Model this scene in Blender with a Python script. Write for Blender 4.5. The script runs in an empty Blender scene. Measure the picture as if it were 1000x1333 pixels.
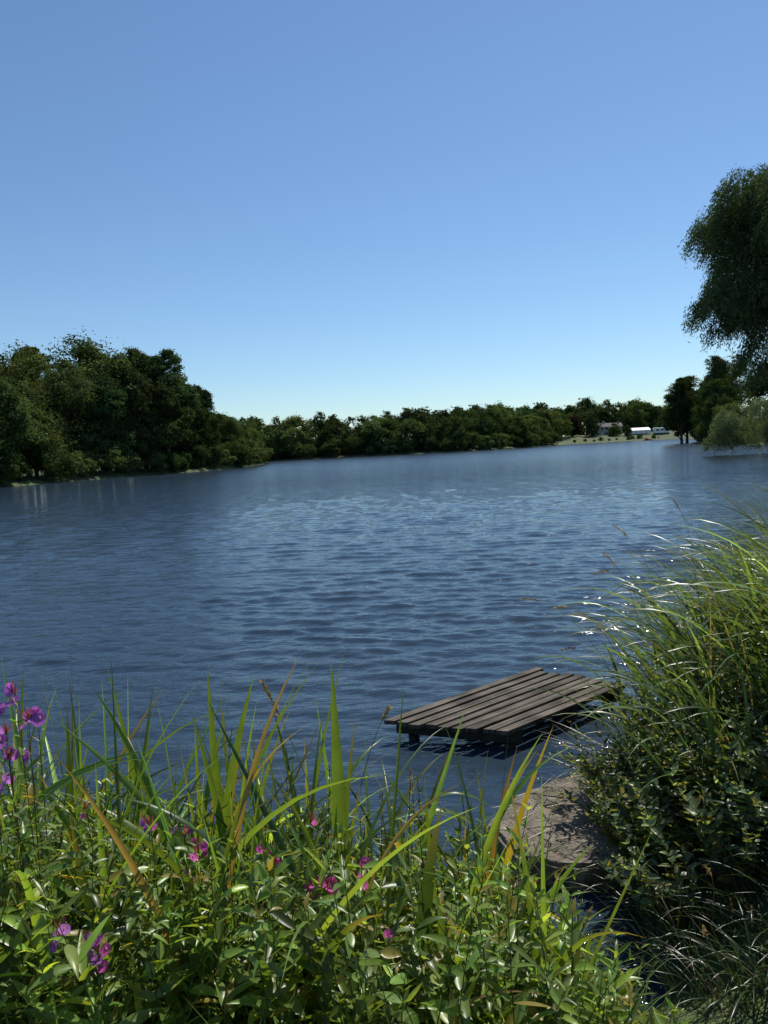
import bpy, math, numpy as np
from mathutils import Vector, Matrix
R = np.random.default_rng(11)
scene = bpy.context.scene
COL = scene.collection

# ------------------------------------------------------------------ helpers
def link(o, parent=None):
    COL.objects.link(o)
    if parent: o.parent = parent
    return o
def empty(name, loc=(0,0,0)):
    e = bpy.data.objects.new(name, None); e.location = loc; e.empty_display_size = .3
    return link(e)
def mk_mesh(name, V, Q, mats, C=None, mi=None, smooth=True):
    V = np.asarray(V, np.float32).reshape(-1,3); Q = np.asarray(Q, np.int32)
    k = Q.shape[1]
    me = bpy.data.meshes.new(name)
    me.vertices.add(len(V)); me.vertices.foreach_set("co", V.ravel())
    me.loops.add(Q.size); me.loops.foreach_set("vertex_index", Q.ravel())
    me.polygons.add(len(Q)); me.polygons.foreach_set("loop_start", np.arange(len(Q), dtype=np.int32)*k)
    if mi is not None: me.polygons.foreach_set("material_index", np.asarray(mi, np.int32))
    me.polygons.foreach_set("use_smooth", np.full(len(Q), smooth))
    me.update(calc_edges=True)
    if C is not None:
        a = me.color_attributes.new("Col", 'FLOAT_COLOR', 'POINT')
        c = np.ones((len(V),4), np.float32); c[:,:3] = C
        a.data.foreach_set("color", c.ravel())
    for m in (mats if isinstance(mats,(list,tuple)) else [mats]): me.materials.append(m)
    return me
class Acc:
    def __init__(s): s.V=[];s.Q=[];s.C=[];s.M=[];s.n=0
    def add(s,V,Q,C,m=0):
        V=V.reshape(-1,3); Q=Q.reshape(-1,4)
        C=np.broadcast_to(C,(len(V),3)) if np.ndim(C)==1 else C.reshape(-1,3)
        s.V.append(V);s.Q.append(Q+s.n);s.C.append(C);s.M.append(np.full(len(Q),m));s.n+=len(V)
    def mesh(s,name,mats,smooth=True):
        return mk_mesh(name,np.concatenate(s.V),np.concatenate(s.Q),mats,np.concatenate(s.C),np.concatenate(s.M),smooth)
    def obj(s,name,mats,parent=None,smooth=True):
        return link(bpy.data.objects.new(name,s.mesh(name,mats,smooth)),parent)
def U(a,b,n): return R.uniform(a,b,n)
def nrm(v): return v/np.maximum(np.linalg.norm(v,axis=-1,keepdims=True),1e-9)

# ------------------------------------------------------------------ materials
def new_mat(name):
    m=bpy.data.materials.new(name); m.use_nodes=True
    nt=m.node_tree; nt.nodes.clear()
    out=nt.nodes.new("ShaderNodeOutputMaterial")
    return m,nt,out
def N(nt,t,**kw):
    n=nt.nodes.new(t)
    for k,v in kw.items():
        if k in n.inputs: n.inputs[k].default_value=v
        else: setattr(n,k,v)
    return n
def mathn(nt,op,a,b=None):
    n=nt.nodes.new("ShaderNodeMath"); n.operation=op
    for i,v in enumerate((a,b)):
        if v is None: continue
        if isinstance(v,(int,float)): n.inputs[i].default_value=v
        else: nt.links.new(v,n.inputs[i])
    return n.outputs[0]
def leaf_mat(name, trans=.35, rough=.45, tcol=(1.5,1.35,.5), inst=0.0, spec=.4, nscale=30., simple=False):
    m,nt,out=new_mat(name); L=nt.links.new
    at=N(nt,"ShaderNodeAttribute",attribute_name="Col")
    hs=N(nt,"ShaderNodeHueSaturation"); L(at.outputs["Color"],hs.inputs["Color"])
    mr=None
    if not simple:
        no=N(nt,"ShaderNodeTexNoise"); no.inputs["Scale"].default_value=nscale; no.inputs["Detail"].default_value=1
        tc=N(nt,"ShaderNodeTexCoord"); L(tc.outputs["Object"],no.inputs["Vector"])
        mr=N(nt,"ShaderNodeMapRange"); mr.inputs[3].default_value=.65; mr.inputs[4].default_value=1.35
        L(no.outputs["Fac"],mr.inputs[0])
    if inst>0:
        oi=N(nt,"ShaderNodeObjectInfo")
        v=mathn(nt,'ADD',mathn(nt,'MULTIPLY',oi.outputs["Random"],inst),1-inst/2)
        L(v,hs.inputs["Value"])
        h=mathn(nt,'ADD',mathn(nt,'MULTIPLY',mathn(nt,'FRACT',mathn(nt,'MULTIPLY',oi.outputs["Random"],17.3)),.05),.47)
        L(h,hs.inputs["Hue"])
    elif mr: L(mr.outputs[0],hs.inputs["Value"])
    if simple:
        p=N(nt,"ShaderNodeBsdfDiffuse"); L(hs.outputs["Color"],p.inputs["Color"])
    else:
        p=N(nt,"ShaderNodeBsdfPrincipled",Roughness=rough); p.inputs["Specular IOR Level"].default_value=spec
        L(hs.outputs["Color"],p.inputs["Base Color"])
    vm=N(nt,"ShaderNodeVectorMath",operation='MULTIPLY'); L(hs.outputs["Color"],vm.inputs[0]); vm.inputs[1].default_value=tcol
    tr=N(nt,"ShaderNodeBsdfTranslucent"); L(vm.outputs[0],tr.inputs["Color"])
    mx=N(nt,"ShaderNodeMixShader"); mx.inputs[0].default_value=trans
    L(p.outputs[0],mx.inputs[1]); L(tr.outputs[0],mx.inputs[2]); L(mx.outputs[0],out.inputs[0])
    return m
def noise_mat(name,c1,c2,scale=5,rough=.8,bump=.3,bscale=None,stretch=(1,1,1),c3=None):
    m,nt,out=new_mat(name); L=nt.links.new
    tc=N(nt,"ShaderNodeTexCoord"); mp=N(nt,"ShaderNodeMapping"); mp.inputs["Scale"].default_value=stretch
    L(tc.outputs["Object"],mp.inputs["Vector"])
    no=N(nt,"ShaderNodeTexNoise"); no.inputs["Scale"].default_value=scale; no.inputs["Detail"].default_value=8
    no.inputs["Roughness"].default_value=.65; L(mp.outputs[0],no.inputs["Vector"])
    cr=N(nt,"ShaderNodeValToRGB"); e=cr.color_ramp.elements
    e[0].position=.32; e[0].color=(*c1,1); e[1].position=.68; e[1].color=(*c2,1)
    if c3: k=cr.color_ramp.elements.new(.5); k.color=(*c3,1)
    L(no.outputs["Fac"],cr.inputs[0])
    p=N(nt,"ShaderNodeBsdfPrincipled",Roughness=rough); L(cr.outputs[0],p.inputs["Base Color"])
    n2=N(nt,"ShaderNodeTexNoise"); n2.inputs["Scale"].default_value=bscale or scale*6; n2.inputs["Detail"].default_value=6
    L(mp.outputs[0],n2.inputs["Vector"])
    b=N(nt,"ShaderNodeBump",Strength=bump); b.inputs["Distance"].default_value=.02
    L(n2.outputs["Fac"],b.inputs["Height"]); L(b.outputs[0],p.inputs["Normal"]); L(p.outputs[0],out.inputs[0])
    return m
M_tree=leaf_mat("tree_foliage",.26,.6,(1.4,1.35,.55),inst=.55,simple=True)
M_will=leaf_mat("willow_foliage",.30,.5,(1.2,1.25,.6),simple=True)
M_leaf=leaf_mat("herb_leaf",.46,.34,(2.0,1.7,.45),spec=.5)
M_blade=leaf_mat("reed_blade",.45,.34,(1.95,1.6,.45),nscale=12)
M_dull=leaf_mat("sedge_blade",.32,.32,(1.55,1.4,.55),nscale=10,spec=.5)
M_petal=leaf_mat("petal",.45,.6,(1.3,.9,1.2),nscale=60,spec=.2)
M_bark=noise_mat("bark",(.05,.04,.03),(.13,.11,.085),3,.9,.6,stretch=(1,1,.2))
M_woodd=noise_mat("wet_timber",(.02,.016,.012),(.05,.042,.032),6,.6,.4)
M_conc=noise_mat("concrete",(.06,.05,.036),(.28,.24,.18),9,.95,1.,60,c3=(.165,.138,.10))
def wood_mat():
    m,nt,out=new_mat("weathered_wood"); L=nt.links.new
    tc=N(nt,"ShaderNodeTexCoord"); mp=N(nt,"ShaderNodeMapping"); mp.inputs["Rotation"].default_value=(0,0,math.radians(-39))
    L(tc.outputs["Object"],mp.inputs["Vector"])
    m2=N(nt,"ShaderNodeMapping"); m2.inputs["Scale"].default_value=(1.5,45,10); L(mp.outputs[0],m2.inputs["Vector"])
    a=N(nt,"ShaderNodeTexNoise",Scale=1.); a.inputs["Detail"].default_value=6; L(m2.outputs[0],a.inputs["Vector"])
    c=N(nt,"ShaderNodeTexNoise",Scale=4.); c.inputs["Detail"].default_value=6; L(tc.outputs["Object"],c.inputs["Vector"])
    v=mathn(nt,'ADD',mathn(nt,'MULTIPLY',a.outputs["Fac"],.55),mathn(nt,'MULTIPLY',c.outputs["Fac"],.45))
    cr=N(nt,"ShaderNodeValToRGB"); e=cr.color_ramp.elements; e[0].position=.40;e[0].color=(.027,.021,.015,1);e[1].position=.62;e[1].color=(.155,.132,.10,1)
    L(v,cr.inputs[0]); p=N(nt,"ShaderNodeBsdfPrincipled",Roughness=.85); p.inputs["Specular IOR Level"].default_value=.25; L(cr.outputs[0],p.inputs["Base Color"])
    b=N(nt,"ShaderNodeBump",Strength=.7); b.inputs["Distance"].default_value=.006; L(a.outputs["Fac"],b.inputs["Height"]); L(b.outputs[0],p.inputs["Normal"])
    L(p.outputs[0],out.inputs[0]); return m
M_wood=wood_mat()

# ------------------------------------------------------------------ terrain
shore=np.array([(-3,3.3),(-10,3.6),(-30,0),(-62,12),(-70,45),(-46,88),(-40,110),(-30.5,127),(-26,146),(-29.5,190),(-38,238),(0,236),
 (25,236),(55,268),(84,322),(126,326),(112,260),(88,205),(69,165),(61,130),(56,104),(41,75),(25,46),(16,28),(9,14),(5,8),(3,6.4),
 (2.2,5.7),(1.5,5.2),(1.25,4.4),(1.2,3.7),(1.12,2.95),(.8,2.8),(.65,3.05),(0,3.35),(-1,3.3)],float)
def sdist(x,y):
    x=np.asarray(x,float); y=np.asarray(y,float)
    d=np.full(x.shape,1e9); ins=np.zeros(x.shape,bool)
    n=len(shore)
    for i in range(n):
        a=shore[i]; b=shore[(i+1)%n]; e=b-a
        t=np.clip(((x-a[0])*e[0]+(y-a[1])*e[1])/(e@e),0,1)
        d=np.minimum(d,np.hypot(x-a[0]-t*e[0],y-a[1]-t*e[1]))
        c=((a[1]>y)!=(b[1]>y))
        xx=e[0]*(y-a[1])/(e[1] if e[1]!=0 else 1e-9)+a[0]
        ins^=(c&(x<xx))
    return np.where(ins,-d,d)
def hfun(x,y):
    d=sdist(x,y)
    land=.78*(1-np.exp(-np.maximum(d,0)/1.15))
    far=np.clip((np.asarray(y)-200)/100,0,1)
    land=land+far*np.clip((d-3)*.13,0,3.0)
    land=land+.04*np.sin(np.asarray(x)*2.3+1)*np.sin(np.asarray(y)*3.1)*np.clip(d,0,1)
    return np.where(d>0,land,-np.minimum(1.6,-d*.55))
n=281
gx=2.5*np.sinh(np.linspace(-7,7,n)); gy=3+2.5*np.sinh(np.linspace(-6,7,n))
X,Y=np.meshgrid(gx,gy,indexing='ij')
Z=hfun(X,Y)
V=np.stack([X,Y,Z],-1).reshape(-1,3)
i,j=np.meshgrid(np.arange(n-1),np.arange(n-1),indexing='ij'); a=(i*n+j).ravel()
Q=np.stack([a,a+n,a+n+1,a+1],1)
m,nt,out=new_mat("bank_and_grassland"); L=nt.links.new
tc=N(nt,"ShaderNodeTexCoord"); no=N(nt,"ShaderNodeTexNoise",Scale=.8); no.inputs["Detail"].default_value=10
L(tc.outputs["Object"],no.inputs["Vector"])
cr=N(nt,"ShaderNodeValToRGB"); e=cr.color_ramp.elements; e[0].position=.35;e[0].color=(.05,.045,.025,1);e[1].position=.6;e[1].color=(.08,.12,.035,1)
L(no.outputs["Fac"],cr.inputs[0]); p=N(nt,"ShaderNodeBsdfPrincipled",Roughness=.95); L(cr.outputs[0],p.inputs["Base Color"]); L(p.outputs[0],out.inputs[0])
n2=N(nt,"ShaderNodeTexNoise",Scale=14.); L(tc.outputs["Object"],n2.inputs["Vector"]); n2.inputs["Detail"].default_value=6
b=N(nt,"ShaderNodeBump",Strength=.6); b.inputs["Distance"].default_value=.05; L(n2.outputs["Fac"],b.inputs["Height"]); L(b.outputs[0],p.inputs["Normal"])
link(bpy.data.objects.new("ground",mk_mesh("ground",V,Q,m)))

# ------------------------------------------------------------------ water : real displaced ripples
nx,ny=720,1300
wx=1.5*np.sinh(np.linspace(-4.75,5.15,nx)); wy=np.concatenate([np.linspace(-15,1.9,14),2.*np.exp(np.linspace(0,math.log(172.5),ny-14))])
dy=np.gradient(wy)
X,Y=np.meshgrid(wx,wy,indexing='ij'); Z=np.zeros_like(X)
amp=.88+.28*np.sin(X*.11+Y*.05+1)*np.sin(Y*.09-X*.04)+.22*np.sin(X*.35-Y*.21)*np.sin(Y*.3+.5)
amp*=np.clip(.40+(Y-4.5)/8,.40,1)
RW=np.random.default_rng(5); NW=96
for k in range(NW):
    lam=math.exp(RW.uniform(math.log(.08),math.log(.75))); th=RW.normal()*.34+.10
    kx,ky=math.sin(th)*2*math.pi/lam,math.cos(th)*2*math.pi/lam
    f=np.clip((lam/abs(math.cos(th))/dy-3)/3,0,1)
    sl=.029 if lam>.17 else .021
    if lam>.5: sl*=.75
    Z+=(f[None]*sl*lam/(2*math.pi))*np.sin(kx*X+ky*Y+RW.uniform(0,6.28)+.6*np.sin(X*.8+RW.uniform(0,6))*np.sin(Y*.6))
Z*=amp
V=np.stack([X,Y,Z],-1)
i,j=np.meshgrid(np.arange(nx-1),np.arange(ny-1),indexing='ij'); a=(i*ny+j).ravel()
Q=np.stack([a,a+ny,a+ny+1,a+1],1)
m,nt,out=new_mat("lake_water"); L=nt.links.new
tc=N(nt,"ShaderNodeTexCoord")
def wn(sx,sy,rot,detail,dist,rough=.55):
    mp=N(nt,"ShaderNodeMapping"); mp.inputs["Scale"].default_value=(sx,sy,1); mp.inputs["Rotation"].default_value=(0,0,math.radians(rot))
    L(tc.outputs["Object"],mp.inputs["Vector"])
    no=N(nt,"ShaderNodeTexNoise",Scale=1.); no.inputs["Detail"].default_value=detail; no.inputs["Roughness"].default_value=rough
    no.inputs["Distortion"].default_value=dist
    L(mp.outputs[0],no.inputs["Vector"]); return no.outputs["Fac"]
sx_=N(nt,"ShaderNodeSeparateXYZ"); L(tc.outputs["Object"],sx_.inputs[0])
fy=N(nt,"ShaderNodeMapRange"); fy.inputs[1].default_value=8; fy.inputs[2].default_value=55; L(sx_.outputs[1],fy.inputs[0])  # open water is rougher
farh=mathn(nt,'MULTIPLY',wn(.45,2.0,5,3,.4,.62),mathn(nt,'MULTIPLY',fy.outputs[0],.15))
sml=mathn(nt,'MULTIPLY',wn(6,16.,8,3,.4),.012)
h=mathn(nt,'ADD',farh,sml)
b=N(nt,"ShaderNodeBump",Strength=1.); b.inputs["Distance"].default_value=1.; L(h,b.inputs["Height"])
p=N(nt,"ShaderNodeBsdfPrincipled"); p.inputs["IOR"].default_value=1.333
ro=N(nt,"ShaderNodeMapRange"); ro.inputs[1].default_value=15; ro.inputs[2].default_value=120; ro.inputs[3].default_value=.04; ro.inputs[4].default_value=.18
L(sx_.outputs[1],ro.inputs[0]); L(ro.outputs[0],p.inputs["Roughness"])
p.inputs["Base Color"].default_value=(.022,.038,.056,1); L(b.outputs[0],p.inputs["Normal"]); L(p.outputs[0],out.inputs[0])
link(bpy.data.objects.new("lake_water",mk_mesh("lake_water",V,Q,m)))

# ------------------------------------------------------------------ tubes
def tube(acc,pts,rad,col,m=0,k=7):
    pts=np.asarray(pts,float); S=len(pts); T=np.gradient(pts,axis=0); T=nrm(T)
    ref=np.array([.13,1,.07]); s=nrm(np.cross(T,ref)); t=np.cross(T,s)
    a=np.linspace(0,2*np.pi,k,endpoint=False)
    V=pts[:,None]+np.asarray(rad)[:,None,None]*(np.cos(a)[None,:,None]*s[:,None]+np.sin(a)[None,:,None]*t[:,None])
    i,j=np.meshgrid(np.arange(S-1),np.arange(k),indexing='ij')
    Q=np.stack([i*k+j,i*k+(j+1)%k,(i+1)*k+(j+1)%k,(i+1)*k+j],-1)
    acc.add(V,Q,np.array(col),m)
def quads(acc,P,nd,sx,sy,C,m=0,axis=None):
    nd=nrm(nd); n_=len(P)
    r=axis if axis is not None else R.normal(size=(n_,3))
    u=nrm(np.cross(nd,r)); v=np.cross(u,nd) if axis is None else nrm(r)
    u=u*sx[:,None]; v=v*sy[:,None]
    V=np.stack([P-v,P+u*.9,P+v,P-u*.9],1)
    Q=np.arange(n_*4).reshape(-1,4)
    acc.add(V,Q,np.repeat(C,4,0),m)
def sph(n_): return nrm(R.normal(size=(n_,3)))

# ------------------------------------------------------------------ trees
def limbs(acc,H,cz,targets,r0,bend):
    z=np.linspace(-.4,cz,8); base=np.stack([bend[0]*(z/H)**2,bend[1]*(z/H)**2,z],1)
    tube(acc,base,np.linspace(r0,r0*.45,8),(.1,.08,.06),1,8)
    for t in targets:
        k=R.integers(2,7); p0=base[k]; t=np.asarray(t); mid=(p0+t)/2+np.array([0,0,.06*H])*R.uniform(-.2,1)
        s=np.linspace(0,1,6)[:,None]; pts=(1-s)**2*p0+2*s*(1-s)*mid+s*s*t
        tube(acc,pts,np.linspace(r0*.38,r0*.06,6),(.1,.08,.06),1,5)
def crown_leaves(acc,lobes,col,nsub,nleaf,ls):
    for (c,r) in lobes:
        d=sph(nsub); d[:,2]=d[:,2]*.9+.1
        sc=c+d*r*U(.5,1.08,nsub)[:,None]
        sr=r*U(.18,.5,nsub)
        cc=U(.6,1.4,nsub)*R.uniform(.85,1.15)
        off=R.normal(size=(nsub,nleaf,3))*np.array([.62,.62,.42])
        P=sc[:,None]+off*sr[:,None,None]
        nd=off*.5+d[:,None]*.6+R.normal(size=off.shape)*.5+np.array([0,0,.35])
        ntot=nsub*nleaf
        C=np.array(col)[None]*np.repeat(cc,nleaf)[:,None]*U(.8,1.2,ntot)[:,None]
        quads(acc,P.reshape(-1,3),nd.reshape(-1,3),ls*U(.5,1.1,ntot),ls*U(.7,1.5,ntot),C)
def tree_mesh(name,H,rx,low,col,nl=20,nsub=34,nleaf=36,ls=.135,mat=None):
    acc=Acc(); zc=(H+low*H)/2; rz=(H-low*H)/2
    lobes=[]
    for i in range(nl):
        d=sph(1)[0]; lr=R.uniform(.2,.44)*min(rx,rz)
        zz=d[2]; fac=1-.3*max(zz,0)
        c=np.array([d[0]*(rx-lr*.6)*fac,d[1]*(rx-lr*.6)*fac,zc+zz*(rz-lr*.8)]); lobes.append((c,lr))
    for i in range(5):
        lobes.append((np.array([R.uniform(-.3,.3)*rx,R.uniform(-.3,.3)*rx,zc+R.uniform(-.5,.55)*rz]),.5*min(rx,rz)))
    limbs(acc,H,zc,[l[0] for l in lobes[:12]],.022*H,R.uniform(-.5,.5,2))
    crown_leaves(acc,lobes,col,nsub,nleaf,ls)
    return acc.mesh(name,[mat or M_tree,M_bark],smooth=False)
G1=(.070,.104,.034); G2=(.054,.084,.031); G3=(.100,.136,.046)
near=dict(P=[tree_mesh("broadleaf_a",16,5.4,.04,G1),tree_mesh("broadleaf_b",17,4.9,.05,G2),tree_mesh("broadleaf_c",15,5.8,.03,G1),
        tree_mesh("broadleaf_d",18,4.2,.05,G2,nl=24),tree_mesh("broadleaf_e",14,5.4,.02,G3)],H=[16,17,15,18,14])
kw=dict(nl=24,nsub=16,nleaf=20,ls=.3)
fard=dict(P=[tree_mesh("distant_tree_a",16,7.2,-.08,G1,**kw),tree_mesh("distant_tree_b",17,6.6,-.08,G2,**kw),tree_mesh("distant_tree_c",14,7.2,-.08,G3,**kw),tree_mesh("distant_tree_d",16,6.8,-.08,G2,**kw)],H=[16,17,14,16])
shr=dict(P=[tree_mesh("shrub_a",5,3.4,-.05,G3,nl=12,nsub=20,nleaf=24,ls=.13),tree_mesh("shrub_b",6,3.2,-.05,G1,nl=12,nsub=20,nleaf=24,ls=.13)],H=[5,6])
def place(parent,x,y,H,fam=near,sink=.3,nm="tree"):
    P,HH=fam['P'],fam['H']
    k=R.integers(len(P))
    o=bpy.data.objects.new(nm,P[k]); link(o,parent)
    s=H/HH[k]; w=s*R.uniform(.9,1.12) if H>9 else s*R.uniform(1.0,1.25)
    o.location=(x,y,float(hfun(np.array([x]),np.array([y]))[0])-sink)
    o.scale=(w,w,s); o.rotation_euler=(R.uniform(-.05,.05),R.uniform(-.05,.05),R.uniform(0,6.28)); return o
def row(parent,pts,off,step,hf,fam=near,jit=1.2,var=(.86,1.1)):
    pts=np.asarray(pts,float)
    for a,b in zip(pts[:-1],pts[1:]):
        e=b-a; l=np.linalg.norm(e); t=e/l; nn=np.array([-t[1],t[0]])
        m_=a+e/2+nn*2
        if sdist(np.array([m_[0]]),np.array([m_[1]]))[0]<0: nn=-nn
        k=max(1,int(round(l/step)))
        for q in range(k):
            p_=a+e*(q+.5)/k+nn*off+R.uniform(-jit,jit,2)
            if sdist(p_[:1],p_[1:])[0]<.3: continue
            place(parent,p_[0],p_[1],hf(p_[0],p_[1])*R.uniform(*var),fam=fam)
wood=empty("lakeside_woodland")
LS=[(-62,60),(-46,88),(-40,110),(-30.5,127),(-26,146),(-29.5,190),(-38,238)]
def lh(x,y):
    return float(np.interp(y,[60,85,97,104,111,122,131,142,190,240],[14.5,15.5,16.3,16.8,20,22.5,20.5,13.5,12.5,14]))
row(wood,LS,1.5,4.2,lambda x,y:R.uniform(3,5.5),shr,.8)
row(wood,LS,5,5.4,lambda x,y:lh(x,y)*.86)
row(wood,LS,11,6,lambda x,y:lh(x,y)*1.0,var=(.9,1.06))
row(wood,LS,19,8,lambda x,y:lh(x,y)*.98,var=(.9,1.05))
far=empty("far_shore_treeline")
FS=[(-38,238),(0,236),(25,236),(55,268),(72,300)]
row(far,FS,2,6,lambda x,y:R.uniform(3,6),shr,1)
row(far,FS,7,6,lambda x,y:R.uniform(9.5,12.5),fard,1.5)
row(far,FS,18,6,lambda x,y:R.uniform(12,14.5),fard,2,(.92,1.08))
for x in np.arange(40,175,7.5):
    for dy_,hh in ((375,16),(392,18)):
        place(far,x+R.uniform(-2,2),dy_+R.uniform(-4,4),hh*R.uniform(.8,1.15),fard)
for x,y,h_ in [(-44,243,14),(-42,250,15),(-34,244,13.5),(62,302,12),(68,312,13),(70,322,13),(76,335,14),(82,343,13),(66,330,15),(98,345,10),(108,343,6.5),(113.5,341,5),(134,352,8),(131,346,6)]:
    place(far,x,y,h_,fard)
row(far,[(84,322),(126,326)],4,4,lambda x,y:R.uniform(1,2.2),shr,1)
cb=tree_mesh("copper_beech",13,5.2,.05,(.055,.036,.026),nsub=18,nleaf=20,ls=.28)
o=bpy.data.objects.new("copper_beech_tree",cb); link(o); o.location=(90,349,2.4); o.scale=(.9,.9,.85)
for k,(x,y,H_) in enumerate([(69,170,16.5),(74,164,18.5),(73.5,178,17),(68.5,150,10),(82,172,19),(66,139,8),(88,160,20),(71,156,13),(80,150,17)]):
    o=place(None,x,y,H_,nm="broadleaf_tree")
rsc=empty("shoreline_shrubs")
row(rsc,[(88,205),(69,165),(61,130),(56,104),(41,75),(27,50)],1.5,4.5,lambda x,y:R.uniform(2.5,4.5),shr,.8)
row(rsc,[(112,260),(88,205)],3,6,lambda x,y:R.uniform(6,9),fard,.8)

def willow(name,loc,lobes,nst,trunk=True,col=(.09,.12,.055)):
    acc=Acc()
    if trunk:
        limbs(acc,20,12,[l[0] for l in lobes[:16]],.5,np.array([-1.5,0.]))
    for c,r in lobes:
        ns=int(nst*r*r)
        d=sph(ns); d[:,2]=np.abs(d[:,2])*.9-.25
        s0=c+nrm(d)*r*U(.55,1.02,ns)[:,None]
        Ls=U(.6,1.7,ns); K=22
        t=np.linspace(0,1,K)[None,:,None]
        outd=nrm(d*np.array([1,1,0]))
        P=s0[:,None]+outd[:,None]*(.75*t*Ls[:,None,None]*(1-.4*t))+np.array([0,0,-1.])*(t**1.6*Ls[:,None,None]*.8)
        P=P+R.normal(size=P.shape)*.12
        n_=ns*K
        ax=outd[:,None]*.6+np.array([0,0,-.8])+R.normal(size=P.shape)*.6
        C=np.array(col)[None]*np.repeat(U(.6,1.45,ns),K)[:,None]*U(.8,1.2,n_)[:,None]
        quads(acc,P.reshape(-1,3),R.normal(size=(n_,3))+np.array([0,0,.2]),U(.02,.045,n_),U(.08,.18,n_),C,axis=ax.reshape(-1,3))
    o=acc.obj(name,[M_will,M_bark],smooth=False); o.location=loc; return o
lb=[]
for i in range(34):
    d=sph(1)[0]; r=R.uniform(1.2,2.4)
    lb.append((np.array([d[0]*(8.0-r),d[1]*(7.5-r),12.4+d[2]*(7.2-r)]),r))
for c,r in [((-7.6,-1,9.2),1.5),((-6.2,0,10.4),1.7),((-5.2,0,8.8),1.4),((-4,-1,7.4),1.6),((-6.4,1,14.3),1.8),((-5.4,0,12.6),1.6),((-5.4,0,16.2),1.6),((-3.9,0,5.6),1.3),((-2,-1,11),2.5),((-3.5,0,14),2.6),((-6.9,0,13.2),1.1),((-4.6,0,6.6),1.3),((-5.2,0,10),1.6),((-6.4,0,8.4),1.2)]:
    lb.append((np.array(c,float),r))
willow("willow_tree",(28,45.5,.3),lb,58)
sh=[(np.array([R.uniform(-6.5,4),R.uniform(-2,2.),0.]),R.uniform(.6,1.1)) for i in range(26)]
sh=[(np.array([c[0],c[1],R.uniform(1.3,3.4+.3*(c[0]+6.5))]),r) for c,r in sh]
willow("willow_shrub",(39,72,.2),sh,80,False,(.15,.185,.10))

# ------------------------------------------------------------------ ribbons
def paths(P0,az,th0,curv,Ln,S,pw=1.):
    s=np.linspace(0,1,S); th=th0[:,None]+curv[:,None]*s[None]**pw
    T=np.stack([np.sin(th)*np.cos(az)[:,None],np.sin(th)*np.sin(az)[:,None],np.cos(th)],-1)
    st=(T[:,1:]+T[:,:-1])/2*(Ln/(S-1))[:,None,None]
    P=P0[:,None]+np.concatenate([np.zeros((len(P0),1,3)),np.cumsum(st,1)],1)
    return P,T
def ribbon(acc,P,T,side,W,prof,C,fold=.35,m=0,tipc=None):
    n_,S,_=P.shape; side=nrm(side); nn=nrm(np.cross(T,side)); w=(W[:,None]*prof[None])[...,None]/2
    V=np.stack([P-side*w,P-nn*w*fold,P+side*w],2)
    i,j,k=np.meshgrid(np.arange(n_),np.arange(S-1),np.arange(2),indexing='ij'); a=(i*S+j)*3+k
    Q=np.stack([a,a+1,a+4,a+3],-1)
    Cv=np.broadcast_to(C[:,None,None],(n_,S,3,3)).copy()
    if tipc is not None:
        f=np.clip((np.linspace(0,1,S)-.72)/.28,0,1)[None,:,None,None]*tipc[1][:,None,None,None]
        Cv=Cv*(1-f)+np.array(tipc[0])*f
    acc.add(V,Q,Cv,m)
def prof_blade(S):
    s=np.linspace(0,1,S); return np.clip(np.minimum(.5+s*1.6,1)*(1-s**2.6),.015,1)
def prof_leaf(S):
    s=np.linspace(0,1,S); return np.clip(np.sin(np.pi*np.clip(s,0,1)**.75)**.9,.04,1)
def blades(acc,P0,az,th0,curv,Ln,W,C,S=11,fold=.4,pw=1.3,roll=None,tip=None,m=0):
    P,T=paths(P0,az,th0,curv,Ln,S,pw)
    side=np.stack([-np.sin(az),np.cos(az),0*az],-1)[:,None]*np.ones((1,S,1))
    if roll is not None:
        nn=nrm(np.cross(T,side)); tw=roll[:,None]*np.linspace(.3,1,S)[None]
        side=side*np.cos(tw)[...,None]+nn*np.sin(tw)[...,None]
    ribbon(acc,P,T,side,W,prof_blade(S),C,fold,m,tip)
def stems(acc,P,r,C,m=0):
    n_,S,_=P.shape; a=np.linspace(0,2*np.pi,4,endpoint=False)
    rr=(r[:,None]*np.linspace(1,.4,S)[None])[...,None,None]
    V=P[:,:,None]+rr*np.stack([np.cos(a),np.sin(a),0*a],-1)[None,None]
    i,j,k=np.meshgrid(np.arange(n_),np.arange(S-1),np.arange(4),indexing='ij'); b_=(i*S+j)*4
    Q=np.stack([b_+k,b_+(k+1)%4,b_+4+(k+1)%4,b_+4+k],-1)
    acc.add(V,Q,np.broadcast_to(C[:,None,None],(n_,S,4,3)),m)
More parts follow.
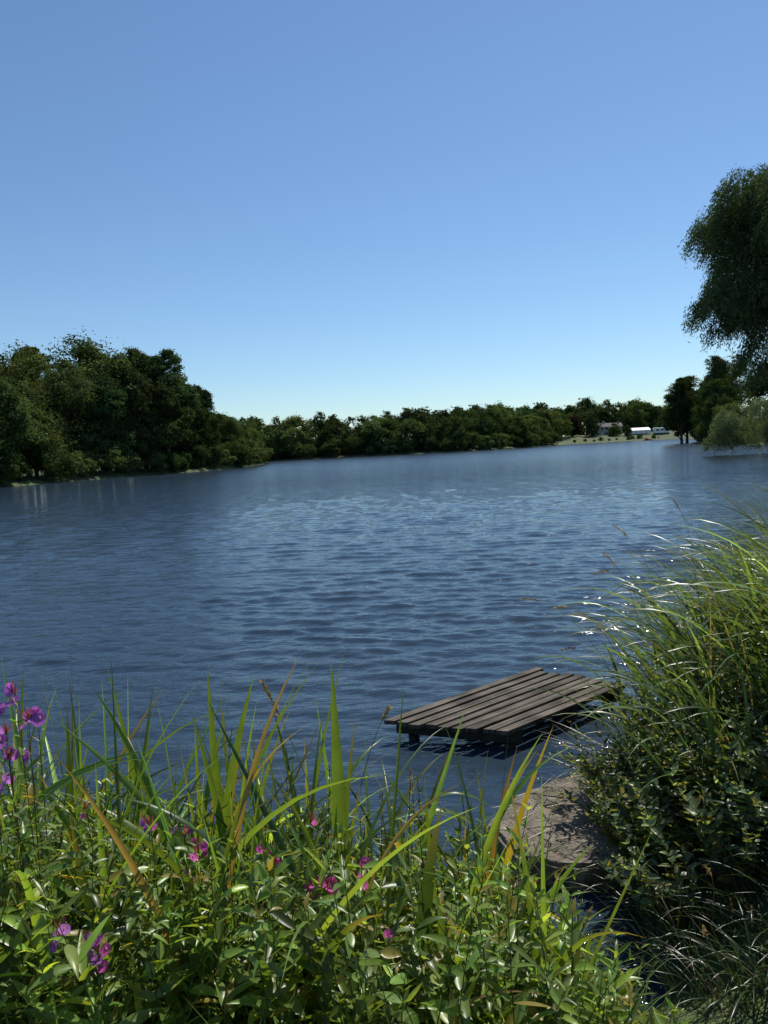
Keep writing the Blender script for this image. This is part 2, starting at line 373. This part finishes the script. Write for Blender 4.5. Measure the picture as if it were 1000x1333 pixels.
def herbs(acc,P0,az,th0,curv,H,nodes,lL,lW,col,S=7,var=.25,sr=.0028,stemc=(.10,.13,.04)):
    n_=len(P0); P,T=paths(P0,az,th0,curv,H,9)
    stems(acc,P,np.full(n_,sr),np.array(stemc)[None]*U(.7,1.3,n_)[:,None])
    yaw0=U(0,6.28,n_); ps=U(.65,1.3,n_); pc=np.exp(R.normal(size=(n_,1))*.32)
    for q in range(nodes):
        f=.18+.82*(q+.5)/nodes; f=np.clip(f+U(-.02,.02,n_),0,.999); k=f*8; k0=k.astype(int); fr=(k-k0)[:,None]
        B=P[np.arange(n_),k0]*(1-fr)+P[np.arange(n_),k0+1]*fr
        size=(1-.5*abs(f-.5)/.5)*np.where(f>.85,.7,1)*ps
        for sgn in (0,1):
            yaw=yaw0+q*1.57+sgn*np.pi+U(-.4,.4,n_)
            th=U(.5,1.3,n_)-(f>.85)*.35; cv=U(.2,1.3,n_)
            Ll=lL*size*U(.7,1.25,n_); Wl=lW*size*U(.75,1.2,n_)
            LP,LT=paths(B,yaw,th,cv,Ll,S)
            side=np.stack([-np.sin(yaw),np.cos(yaw),0*yaw],-1)[:,None]*np.ones((1,S,1))
            nn=nrm(np.cross(LT,side)); rl=U(-.7,.7,n_)[:,None,None]; side=side*np.cos(rl)+nn*np.sin(rl)
            C=np.array(col)[None]*pc*np.exp(R.normal(size=(n_,1))*var)*(1+R.normal(size=(n_,3))*.07)
            yel=(U(0,1,n_)<.06)[:,None]; C=np.where(yel,np.array([[.28,.23,.05]]),C)
            ribbon(acc,LP,LT,side,Wl,prof_leaf(S),C,.45)
    return P
def g(x,y): return hfun(x,y)
def topz(x,y):
    a=np.interp(x,[-2.0,-1.3,-.8,-.3,.2,.38,.50,.62,.78],[1.36,1.28,1.15,1.07,1.02,.93,.76,.60,.45])
    return a-.5*(y-2.6)
# --- foreground leafy herbs
acc=Acc(); n_=620
x=U(-2.1,.76,n_); y=U(1.75,3.2,n_); z=g(x,y); tz=topz(x,y)+.03-np.abs(R.normal(size=n_))*.24
H=np.clip((tz-z)*1.03,.12,1.3)
herbs(acc,np.stack([x,y,z-.02],-1),U(0,6.28,n_),U(0,.25,n_),U(-.1,.5,n_),H,12,.11,.026,(.142,.215,.04))
n_=200; x=U(-2.1,.72,n_); y=U(1.8,3.2,n_); z=g(x,y); tz=topz(x,y)-np.abs(R.normal(size=n_))*.22-.03
herbs(acc,np.stack([x,y,z-.02],-1),U(0,6.28,n_),U(0,.25,n_),U(0,.5,n_),np.clip(tz-z,.1,1.2),8,.085,.045,(.14,.205,.055))
# taller individual stems that break the top line
tx=np.array([-.34,-.30,-.36,-1.25,-1.32,-1.15,-1.4,-1.1,.06,.12,.0,-.75,-.1,.25]); ty=np.array([2.55,2.6,2.5,2.4,2.5,2.3,2.6,2.2,2.6,2.7,2.5,2.7,2.7,2.6])
tt=np.array([1.36,1.28,1.25,1.62,1.58,1.55,1.50,1.60,1.17,1.13,1.18,1.35,1.15,1.06]); tg=g(tx,ty)
herbs(acc,np.stack([tx,ty,tg],-1),U(0,6.28,14),U(0,.12,14),U(0,.15,14),tt-tg,18,.07,.017,(.09,.14,.04),stemc=(.12,.09,.05))
acc.obj("bankside_herb_plants",[M_leaf])
acc=Acc(); n_=2500
x=U(-2.4,.8,n_); y=U(1.6,3.3,n_); z=g(x,y)
blades(acc,np.stack([x,y,z-.02],-1),U(0,6.28,n_),U(0,.4,n_),U(.3,1.6,n_),np.minimum(U(.25,.7,n_),np.interp(x,[.3,.8],[.8,.3])),U(.005,.011,n_),
       np.array([.125,.19,.05])[None]*np.exp(R.normal(size=(n_,1))*.35),S=8)
acc.obj("bank_grass",[M_blade])
# --- reed blades
acc=Acc(); n_=430
x=U(-1.9,.55,n_); y=U(2.0,3.15,n_); x=np.where(R.random(n_)<.35,U(-1.7,-.3,n_),x); z=g(x,y)
Ln=(topz(x,y)-z)*U(.85,1.5,n_)+.10
Ln=np.minimum(Ln,np.interp(x,[.2,.6],[1.4,.6]))
C=np.array([.115,.19,.042])[None]*np.exp(R.normal(size=(n_,1))*.45)*(1+R.normal(size=(n_,3))*.06)
dead=(R.random(n_)<.07)[:,None]; C=np.where(dead,np.array([[.26,.19,.09]]),C)
blades(acc,np.stack([x,y,z],-1),U(0,6.28,n_),U(.02,.5,n_),U(.1,1.7,n_)*(R.random(n_)<.8),Ln,U(.014,.038,n_),C,S=16,pw=2.,roll=U(-1.5,1.5,n_),
       tip=((.28,.2,.08),(R.random(n_)<.25)*.8))
def bez(acc,p0,p1,p2,w,col,yaw=0.,S=20,fold=.35,tipb=0.,prof=None):
    s=np.linspace(0,1,S)[:,None]; p0,p1,p2=map(np.array,(p0,p1,p2))
    P=(1-s)**2*p0+2*s*(1-s)*p1+s*s*p2; T=nrm(np.gradient(P,axis=0))
    v=np.array([math.cos(yaw),math.sin(yaw),0.1]); side=nrm(v-T*(T@v)[:,None])
    ribbon(acc,P[None],T[None],side[None],np.array([w]),prof_blade(S) if prof is None else prof,np.array([col]),fold,0,((.28,.2,.08),np.array([tipb])))
gr=(.115,.195,.042); dk=(.05,.10,.03); yl=(.38,.30,.045); br=(.30,.17,.065)
for a_ in [
 ((-.2,2.3,.4),(-.19,2.31,1.1),(-.194,2.33,1.74),.064,gr,.25),
 ((-.17,2.32,.4),(-.24,2.3,.95),(-.13,2.45,1.50),.035,gr,-.3),
 ((-.62,2.65,.3),(-.68,2.65,1.0),(-.686,2.7,1.64),.050,gr,.1),
 ((-.74,2.6,.35),(-.66,2.6,1.15),(-.498,2.62,1.61),.050,gr,-.2),
 ((-.5,2.35,.4),(-.62,2.38,1.15),(-1.16,2.42,1.56),.038,gr,.7),
 ((-.75,2.6,.3),(-.82,2.6,1.15),(-1.08,2.6,1.60),.040,gr,.5),
 ((-.95,2.75,.3),(-.96,2.75,1.0),(-1.1,2.8,1.62),.036,gr,.0),
 ((-.35,2.4,.4),(-.75,2.42,1.2),(-1.25,2.5,1.28),.034,gr,1.0),
 ((-.15,2.3,.4),(-.55,2.3,1.35),(-1.0,2.35,1.30),.030,dk,1.2),
 ((-.1,2.2,.45),(-.3,2.2,1.05),(-.62,2.4,1.60),.030,dk,.5),
 ((-.45,2.8,.25),(-.4,2.8,.95),(-.18,2.85,1.62),.022,gr,-.3),
 ((-.9,2.1,.5),(-.93,2.1,1.0),(-.98,2.12,1.36),.050,dk,.3),
 ((-.62,1.95,.5),(-.64,1.95,.95),(-.60,2.0,1.22),.050,dk,.2),
 ((-.35,1.9,.5),(-.33,1.9,.9),(-.42,1.95,1.20),.040,gr,.2),
 ((-1.3,2.7,.3),(-1.25,2.7,1.0),(-1.22,2.7,1.52),.036,dk,.2),
 ((-.3,2.6,.3),(-.33,2.6,.95),(-.45,2.65,1.5),.032,dk,.4),
 ((-.9,2.6,.3),(-.7,2.62,1.25),(-.62,2.66,1.45),.026,gr,.1),
 ((-.6,2.5,.3),(-.57,2.5,1.0),(-.72,2.55,1.5),.04,gr,.1),
 ((-.85,2.4,.3),(-1.0,2.4,1.1),(-1.3,2.45,1.42),.036,gr,.5),
 ((.02,2.15,.45),(.03,2.15,.95),(.132,2.2,1.29),.070,dk,.35),
 ((.10,2.0,.5),(.13,2.05,.85),(.10,2.1,1.07),.055,gr,-.2),
 ((.5,2.4,.3),(.48,2.4,.6),(.575,2.4,.84),.054,gr,.2),
 ((.42,2.3,.35),(.41,2.3,.6),(.36,2.3,.88),.045,gr,-.3),
 ((.62,2.45,.3),(.6,2.45,.5),(.64,2.4,.72),.045,gr,.1),
 ((.52,2.2,.35),(.53,2.2,.5),(.50,2.2,.72),.045,gr,.3),
 ((.2,2.15,.4),(.22,2.15,.8),(.34,2.2,.98),.036,gr,.6),
 ((-.28,2.7,.3),(.0,2.75,1.35),(.38,2.8,.80),.044,gr,1.2),
 ((-.2,2.8,.3),(.05,2.85,1.3),(.42,2.9,.88),.028,gr,1.0),
 ((.30,2.85,.2),(.40,2.85,.75),(.64,2.9,1.25),.040,yl,.3),
 ((.28,2.85,.2),(.34,2.85,.75),(.50,2.95,1.15),.030,br,-.2),
 ((.30,2.9,.2),(.30,2.95,.8),(.60,3.0,1.12),.016,br,.2),
 ((.22,2.7,.2),(.22,2.7,.6),(.26,2.75,1.0),.022,yl,.2)]:
    bez(acc,*a_[:3],a_[3],a_[4],a_[5],tipb=float(R.random()<.2)*.7)
acc.obj("reed_clump",[M_blade])
def seedhead(acc,p0,p1,p2,hl=.2,den=60,col=(.34,.26,.15)):
    s=np.linspace(0,1,18)[:,None]; p0,p1,p2=map(np.array,(p0,p1,p2)); P=(1-s)**2*p0+2*s*(1-s)*p1+s*s*p2
    stems(acc,P[None],np.array([.0028]),np.array([[.22,.18,.08]]))
    tot=np.linalg.norm(p2-p0); f=1-U(0,min(hl/tot,.9),den); k=f*17; k0=np.clip(k.astype(int),0,16)
    B=P[k0]+(P[k0+1]-P[k0])*(k-k0)[:,None]; tdir=nrm(p2-p1)
    az=np.full(den,math.atan2(tdir[1],tdir[0]))+R.normal(size=den)*.6; th=np.full(den,math.acos(np.clip(tdir[2],-1,1)))+R.normal(size=den)*.35
    LP,LT=paths(B,az,th,U(0,.5,den),U(.012,.028,den),4); sd=nrm(R.normal(size=(den,1,3)))*np.ones((1,4,1))
    ribbon(acc,LP,LT,sd,U(.003,.007,den),prof_leaf(4),np.array(col)[None]*np.exp(R.normal(size=(den,1))*.2),.3)
acc=Acc()
for a_ in [((-.15,2.45,.35),(-.2,2.45,1.1),(-.44,2.45,1.63),.17,110),((-.3,2.6,.3),(-.18,2.65,1.2),(-.02,2.7,1.43),.12,80),
 ((.0,2.6,.3),(.02,2.6,.9),(.05,2.65,1.2),.12,60),((.3,2.4,.3),(.33,2.4,.7),(.30,2.45,.85),.14,80),((.55,2.5,.3),(.6,2.5,.6),(.66,2.5,.72),.1,60),
 ((1.7,5.0,.4),(1.3,5.1,1.35),(.95,5.2,1.28),.2,130),((1.8,5.2,.4),(1.5,5.2,1.3),(1.2,5.3,1.18),.18,110),((1.7,4.9,.4),(1.4,4.9,1.1),(1.15,4.9,.98),.16,90),
 ((1.75,4.9,.4),(1.5,4.9,1.25),(1.25,4.9,1.22),.18,90),((2.0,5.2,.4),(1.8,5.2,1.6),(1.5,5.3,1.42),.2,100),
 ((1.9,5.4,.4),(1.9,5.4,1.3),(1.6,5.4,1.55),.2,80),((2.1,5.5,.4),(2.1,5.5,1.5),(1.75,5.6,1.72),.2,80),((1.3,3.0,.2),(1.35,3,.5),(1.25,2.9,.62),.1,50),
 ((2.3,5.5,.4),(2.4,5.5,1.6),(2.2,5.6,1.9),.2,80),((1.5,2.9,.2),(1.5,2.9,.5),(1.6,2.8,.62),.12,50),
 ((.35,2.2,.35),(.36,2.2,.6),(.42,2.2,.80),.12,70),((1.25,2.9,.1),(1.22,2.8,.35),(1.15,2.7,.5),.1,60)]:
    seedhead(acc,*a_[:3],hl=a_[3],den=a_[4])
acc.obj("grass_seed_heads",[M_dull])
acc=Acc()
def flower(acc,c,s,col,tilt):
    k=5; az=np.linspace(0,2*np.pi,k,endpoint=False)+R.uniform(0,1)
    P,T=paths(np.zeros((k,3)),az,np.full(k,1.0),np.full(k,.5),np.full(k,s),5)
    side=np.stack([-np.sin(az),np.cos(az),0*az],-1)[:,None]*np.ones((1,5,1))
    M=np.array(Matrix.Rotation(tilt[0],3,'X')@Matrix.Rotation(tilt[1],3,'Y'))
    P=P@M.T; T=T@M.T; side=side@M.T
    ribbon(acc,P+np.array(c),T,side,np.full(k,s*1.05),np.array([.2,.7,1,.95,.45]),np.array(col)[None]*U(.8,1.2,k)[:,None],.15,1)
    P,T=paths(np.repeat(np.array([c]),6,0),U(0,6.28,6),U(0,.5,6),U(0,.3,6),np.full(6,s*.7),3)
    ribbon(acc,P,T,nrm(R.normal(size=(6,1,3)))*np.ones((1,3,1)),np.full(6,.0025),np.array([1,1,.5]),np.tile([[.6,.5,.45]],(6,1)),.1,1)
mg=(.68,.12,.42); pu=(.48,.17,.52)
FL=[((-.121,2.2,1.08),3,.018,mg),((-.265,2.15,1.08),4,.020,mg),((-.23,2.15,1.08),3,.018,mg),((-.42,2.3,1.11),3,.016,mg),((-.67,2.35,1.09),2,.014,mg),
 ((-.30,2.4,1.16),2,.013,mg),((-.42,2.15,1.06),2,.014,mg),((-1.045,2.0,1.77),3,.022,pu),((-1.015,2.0,1.70),3,.022,pu),((-1.08,2.0,1.66),4,.022,pu),((-1.08,2.0,1.59),3,.02,pu),((-1.12,2.0,1.5),3,.02,pu),
 ((-.80,1.75,1.19),4,.016,pu),((-.77,1.75,1.18),3,.016,mg),((-.86,1.75,1.23),3,.016,pu),((-.65,2.15,1.12),2,.014,pu),((-.70,2.3,1.18),2,.013,pu),((.44,2.38,.90),2,.014,pu),
 ((.43,2.4,.80),3,.015,(.4,.25,.36)),((.37,2.38,.91),1,.014,mg),((1.40,3.9,.78),2,.014,(.4,.3,.55)),((-.05,1.9,1.05),1,.014,mg)]
for q in range(4):
    xx=R.uniform(-1.0,.3); yy=R.uniform(1.8,2.2); FL.append(((xx,yy,float(topz(np.array([xx]),yy)[0])-R.uniform(.02,.14)),R.integers(1,3),R.uniform(.012,.015),mg if R.random()<.6 else pu))
for (c,nf,s,col) in FL:
    c=np.array(c,float); r0=np.array([c[0]+R.uniform(-.05,.05),c[1]+.03,float(hfun(c[:1],c[1:2])[0])])
    Hh=c[2]-r0[2]+.02; dv=c-r0; th=math.atan2(math.hypot(dv[0],dv[1]),dv[2]); az=math.atan2(dv[1],dv[0])
    herbs(acc,r0[None],np.array([az]),np.array([th]),np.array([0.]),np.array([Hh]),14,.085,.02,(.11,.19,.035),stemc=(.14,.09,.05))
    for q in range(nf):
        cc=c+R.normal(size=3)*np.array([.020,.014,.018]); flower(acc,cc,s,col,(R.uniform(.2,1.3),R.uniform(-.7,.7)))
        k=4; P,T=paths(np.repeat(c[None],k,0),U(0,6.28,k),U(.1,.7,k),U(-.2,.2,k),U(.02,.05,k),4)
        ribbon(acc,P,T,nrm(R.normal(size=(k,1,3)))*np.ones((1,4,1)),np.full(k,.004),np.array([.4,.7,1,.5]),np.tile([[.25,.07,.14]],(k,1)),.2)
acc.obj("willowherb_plants",[M_leaf,M_petal])
# --- right-hand bank
acc=Acc(); n_=2100
x=U(1.55,4.6,n_); y=U(3.7,7.2,n_); keep=(sdist(x,y)>-.02)&~((x<2.1)&(y>5.0)); x,y=x[keep],y[keep]; n_=len(x); z=g(x,y)
az=math.pi*1.12+R.normal(size=n_)*1.0
C=np.array([.105,.16,.05])[None]*np.exp(R.normal(size=(n_,1))*.5)*(1+R.normal(size=(n_,3))*.06)
st=(R.random(n_)<.14)[:,None]; C=np.where(st,np.array([[.30,.24,.12]])*U(.6,1.1,n_)[:,None],C)
Ln=U(.75,1.5,n_)*np.interp(x,[1.4,2.0,2.6,4],[.68,.95,1.2,1.3])
blades(acc,np.stack([x,y,z],-1),az,U(.05,.4,n_),U(.5,2.1,n_),Ln,U(.008,.02,n_),C,S=13,pw=1.5,roll=U(-.8,.8,n_))
n_=700; x=U(1.5,4.2,n_); y=U(3.6,6.6,n_); keep=(sdist(x,y)>-.02)&~((x<2.1)&(y>5.0)); x,y=x[keep],y[keep]; n_=len(x); z=g(x,y)
C=np.array([.115,.175,.052])[None]*np.exp(R.normal(size=(n_,1))*.45)
blades(acc,np.stack([x,y,z+.1],-1),math.pi*1.1+R.normal(size=n_)*.8,U(.1,.45,n_),U(.6,2.3,n_),U(.9,1.5,n_)*np.interp(x,[1.4,2.0,2.6,4],[.7,.98,1.2,1.3]),U(.02,.036,n_),C,S=15,pw=1.9,roll=U(-.9,.9,n_),fold=.25,
       tip=((.3,.24,.1),(R.random(n_)<.25)*.8))
acc.obj("sedge_tussock",[M_dull])
acc=Acc(); n_=500
x=U(1.2,2.8,n_); y=U(3.2,4.7,n_); keep=sdist(x,y)>0; x,y=x[keep],y[keep]; n_=len(x); z=g(x,y)
H=U(.4,.8,n_)*np.interp(x,[1.2,1.8,2.4,3],[.8,.98,1.15,1.25])
herbs(acc,np.stack([x,y,z],-1),math.pi*1.12+R.normal(size=n_)*.7,U(.1,.6,n_),U(0,.7,n_),H,12,.080,.038,(.125,.17,.075),stemc=(.09,.08,.04))
acc.obj("water_mint_plants",[M_leaf])
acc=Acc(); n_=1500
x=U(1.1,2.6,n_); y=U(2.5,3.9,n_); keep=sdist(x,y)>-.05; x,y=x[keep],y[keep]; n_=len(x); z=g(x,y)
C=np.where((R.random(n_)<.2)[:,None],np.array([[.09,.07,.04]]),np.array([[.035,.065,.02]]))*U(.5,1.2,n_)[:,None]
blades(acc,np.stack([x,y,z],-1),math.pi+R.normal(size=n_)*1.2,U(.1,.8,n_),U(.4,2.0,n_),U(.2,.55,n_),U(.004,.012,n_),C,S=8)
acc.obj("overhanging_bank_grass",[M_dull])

# ------------------------------------------------------------------ fishing platform
plat=empty("wooden_fishing_platform",(0,0,0))
A=np.array([-.117,5.88]);B=np.array([1.360,7.08]);Cc=np.array([2.15,6.52]);D=np.array([.887,5.54]); zt=.18
def prism(name,poly,z0,z1,mat,parent,bev=.004,tilt=0):
    k=len(poly); V=[(p_[0],p_[1],z0) for p_ in poly]+[(p_[0],p_[1],z1) for p_ in poly]
    F=[list(range(k))[::-1],list(range(k,2*k))]+[[i,(i+1)%k,k+(i+1)%k,k+i] for i in range(k)]
    me=bpy.data.meshes.new(name); me.from_pydata(V,[],F); me.materials.append(mat)
    o=bpy.data.objects.new(name,me); link(o,parent)
    if bev: bm=o.modifiers.new("b",'BEVEL'); bm.width=bev; bm.segments=2
    return o
NP=9
for i in range(NP):
    f0=(i+.12)/NP; f1=(i+.88)/NP; e0=R.uniform(-.014,.014); e1=R.uniform(-.03,.03)
    L0=lambda f,e:A+(D-A)*f+(B-A)*e
    L1=lambda f,e:B+(Cc-B)*f+(B-A)*e
    poly=[L0(f0,e0),L0(f1,e0),L1(f1,e1),L1(f0,e1)]
    zz=zt+R.uniform(-.007,.007)
    prism("plank_%d"%(i+1),poly,zz-.036,zz,M_wood,plat)
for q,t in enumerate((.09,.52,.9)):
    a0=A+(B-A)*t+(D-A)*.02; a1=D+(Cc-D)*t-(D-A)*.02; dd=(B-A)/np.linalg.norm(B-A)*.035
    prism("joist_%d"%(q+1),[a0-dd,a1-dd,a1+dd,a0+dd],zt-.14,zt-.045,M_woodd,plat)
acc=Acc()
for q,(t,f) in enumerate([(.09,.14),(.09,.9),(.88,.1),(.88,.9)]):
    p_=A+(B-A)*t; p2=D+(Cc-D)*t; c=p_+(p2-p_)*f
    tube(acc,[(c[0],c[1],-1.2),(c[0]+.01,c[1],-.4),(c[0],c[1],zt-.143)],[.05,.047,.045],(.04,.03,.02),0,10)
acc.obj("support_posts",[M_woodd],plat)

# ------------------------------------------------------------------ concrete slab
import bmesh
from mathutils import noise
def slab():
    poly=[(.50,4.20),(.60,4.40),(.80,4.60),(1.05,4.78),(1.34,4.92),(2.1,4.9),(2.1,3.7),(1.3,3.76),(.95,3.74),(.64,3.86)]
    bm=bmesh.new(); vs=[bm.verts.new((a,b,.14)) for a,b in poly]; f=bm.faces.new(vs)
    r=bmesh.ops.extrude_face_region(bm,geom=[f]); 
    for v in r['geom']:
        if isinstance(v,bmesh.types.BMVert): v.co.z=-.6
    bmesh.ops.recalc_face_normals(bm,faces=bm.faces)
    bmesh.ops.bevel(bm,geom=[e for e in bm.edges],offset=.02,segments=2,affect='EDGES')
    bmesh.ops.triangulate(bm,faces=bm.faces)
    for k in range(4): 
        bmesh.ops.subdivide_edges(bm,edges=[e for e in bm.edges if e.calc_length()>.045],cuts=1)
    for v in bm.verts:
        nz=noise.noise(v.co*6)*.022+noise.noise(v.co*18)*.012+noise.noise(v.co*60)*.005
        v.co+=Vector((nz*1.0,nz*.8,nz))
    me=bpy.data.meshes.new("concrete_slab"); bm.to_mesh(me); me.materials.append(M_conc)
    link(bpy.data.objects.new("concrete_slab",me))
slab()
acc=Acc(); n_=130
x=U(.65,1.6,n_); y=U(3.85,4.75,n_)
blades(acc,np.stack([x,y,np.full(n_,.15)+U(0,.03,n_)],-1),U(0,6.28,n_),U(1.45,1.6,n_),U(-.1,.25,n_),U(.05,.25,n_),U(.003,.008,n_),np.array([.2,.15,.08])[None]*U(.4,1.2,n_)[:,None],S=6)
n_=40; x=U(1.3,1.9,n_); y=U(4.8,5.4,n_)
blades(acc,np.stack([x,y,U(0,.1,n_)],-1),math.pi+R.normal(size=n_)*.5,U(.7,1.4,n_),U(0,.5,n_),U(.3,.7,n_),U(.004,.01,n_),np.array([.16,.12,.07])[None]*U(.5,1.2,n_)[:,None],S=7)
acc.obj("reed_litter",[M_dull])

# ------------------------------------------------------------------ far buildings
M_brick=noise_mat("brick",(.22,.12,.08),(.34,.2,.14),3,.9,.1); M_roof=noise_mat("roof_tile",(.06,.055,.055),(.12,.105,.1),2,.85,.1)
M_white=noise_mat("white_canvas",(.72,.72,.7),(.82,.82,.8),1,.6,.05); M_glass=noise_mat("window_glass",(.03,.04,.05),(.05,.06,.07),1,.1,0)
M_red=noise_mat("red_paint",(.45,.05,.03),(.55,.07,.04),2,.5,0); M_render=noise_mat("pale_render",(.42,.39,.33),(.5,.47,.4),1,.9,0)
def poly_obj(name,V,F,mat,parent):
    me=bpy.data.meshes.new(name); me.from_pydata(V,[],F); me.materials.append(mat); return link(bpy.data.objects.new(name,me),parent)
def box(name,x0,x1,y0,y1,z0,z1,mat,parent): return prism(name,[(x0,y0),(x1,y0),(x1,y1),(x0,y1)],z0,z1,mat,parent,0)
def house(loc,w,d,h,rh,wall,rot=0.):
    e=empty("brick_house",loc); e.rotation_euler=(0,0,rot)
    box("walls",-w/2,w/2,-d/2,d/2,-1,h,wall,e)
    o_=.4; V=[(-w/2-o_,-d/2-o_,h+.01),(w/2+o_,-d/2-o_,h+.01),(w/2+o_,d/2+o_,h+.01),(-w/2-o_,d/2+o_,h+.01),(-w/2-o_,0,h+rh),(w/2+o_,0,h+rh)]
    poly_obj("roof",V,[[0,1,5,4],[2,3,4,5],[0,4,3],[1,2,5],[3,2,1,0]],M_roof,e)
    box("chimney",w*.25,w*.25+.8,-.1,.7,h+rh*.5,h+rh+.9,wall,e)
    for fl in (0,1):
        for q in range(3):
            xx=-w/2+w*(q+.5)/3
            if fl==0 and q==1: box("door",xx-.5,xx+.5,-d/2-.04,-d/2-.003,0,2.1,M_white,e); continue
            box("window_frame",xx-.75,xx+.75,-d/2-.05,-d/2-.003,.9+2.4*fl,2.2+2.4*fl,M_white,e)
            box("window",xx-.65,xx+.65,-d/2-.09,-d/2-.053,1+2.4*fl,2.1+2.4*fl,M_glass,e)
    return e
house((104,352,2.4),6.5,6,4.7,1.9,M_render,.1); house((111.5,354,2.4),6,6,4.7,1.8,M_brick,-.1)
e=empty("white_marquee",(120.5,346,3.0))
w,d=4.6,3.; V=[(-w,-d,0),(w,-d,0),(w,d,0),(-w,d,0),(-w,-d,1.7),(w,-d,1.7),(w,d,1.7),(-w,d,1.7),(-w,0,2.9),(w,0,2.9)]
poly_obj("canvas",V,[[0,1,5,4],[2,3,7,6],[1,2,6,9,5],[3,0,4,8,7],[4,5,9,8],[6,7,8,9]],M_white,e)
for q in range(5): box("pole_%d"%q,-w+q*w/2-.06,-w+q*w/2+.06,-d-.15,-d-.03,0,1.7,M_woodd,e)
e=empty("static_caravan",(129,341,2.4))
prism("body",[(-3.5,-1.4),(3.5,-1.4),(3.5,1.4),(-3.5,1.4)],.5,3.0,M_white,e,.25)
for q in range(3): box("window_%d"%q,-2.8+q*2.1,-1.5+q*2.1,-1.46,-1.41,1.5,2.4,M_glass,e)
box("skirt",-3.3,3.3,-1.3,1.3,-.5,.49,M_woodd,e)
e=empty("moored_boat",(114,317,0)); e.scale=(.8,.8,.8)
V=[(-2,-.8,.6),(1.6,-.8,.6),(2.6,0,.75),(1.6,.8,.6),(-2,.8,.6),(-1.8,-.5,-.1),(1.4,-.5,-.1),(2,0,-.1),(1.4,.5,-.1),(-1.8,.5,-.1)]
poly_obj("hull",V,[[0,1,6,5],[1,2,7,6],[2,3,8,7],[3,4,9,8],[4,0,5,9],[5,6,7,8,9],[4,3,2,1,0]],M_red,e)
prism("cabin",[(-1.2,-.5),(.4,-.5),(.4,.5),(-1.2,.5)],.62,1.3,M_red,e,.1)

# ------------------------------------------------------------------ light, sky
el,azs=math.radians(57),math.radians(27)
w=bpy.data.worlds.new("World"); scene.world=w; w.use_nodes=True; nt=w.node_tree
bg=nt.nodes["Background"]; sk=nt.nodes.new("ShaderNodeTexSky"); sk.sky_type='NISHITA'; sk.sun_disc=False
sk.sun_elevation=el; sk.sun_rotation=azs; sk.air_density=1.0; sk.dust_density=.15; sk.ozone_density=2.2
vm=nt.nodes.new("ShaderNodeVectorMath"); vm.operation='MULTIPLY'; vm.inputs[1].default_value=(.81,.96,1.07)
nt.links.new(sk.outputs[0],vm.inputs[0]); nt.links.new(vm.outputs[0],bg.inputs[0]); bg.inputs[1].default_value=.108
sl=bpy.data.lights.new("sun",'SUN'); sl.energy=5; sl.angle=math.radians(.5); sl.color=(1,.95,.87)
so=link(bpy.data.objects.new("sun",sl)); d=Vector((math.sin(azs)*math.cos(el),math.cos(azs)*math.cos(el),math.sin(el)))
so.rotation_euler=d.to_track_quat('Z','Y').to_euler(); so.location=(20,20,40)
# ------------------------------------------------------------------ camera
cam=bpy.data.cameras.new("camera"); co=link(bpy.data.objects.new("camera",cam)); scene.camera=co
cam.sensor_fit='VERTICAL'; cam.sensor_height=36; cam.lens=26; cam.clip_start=.05; cam.clip_end=5000
p_=math.radians(4.93); a_=math.radians(2.9)
Rv=Vector((1,0,0)); Uv=Vector((0,math.sin(p_),math.cos(p_))); Fv=Vector((0,math.cos(p_),-math.sin(p_)))
cx=Rv*math.cos(a_)-Uv*math.sin(a_); cy=Rv*math.sin(a_)+Uv*math.cos(a_); cz=-Fv
mt=Matrix((cx,cy,cz)).transposed().to_4x4(); mt.translation=Vector((0,0,2.4)); co.matrix_world=mt
scene.view_settings.view_transform='Standard'; scene.view_settings.look='None'; scene.view_settings.exposure=0
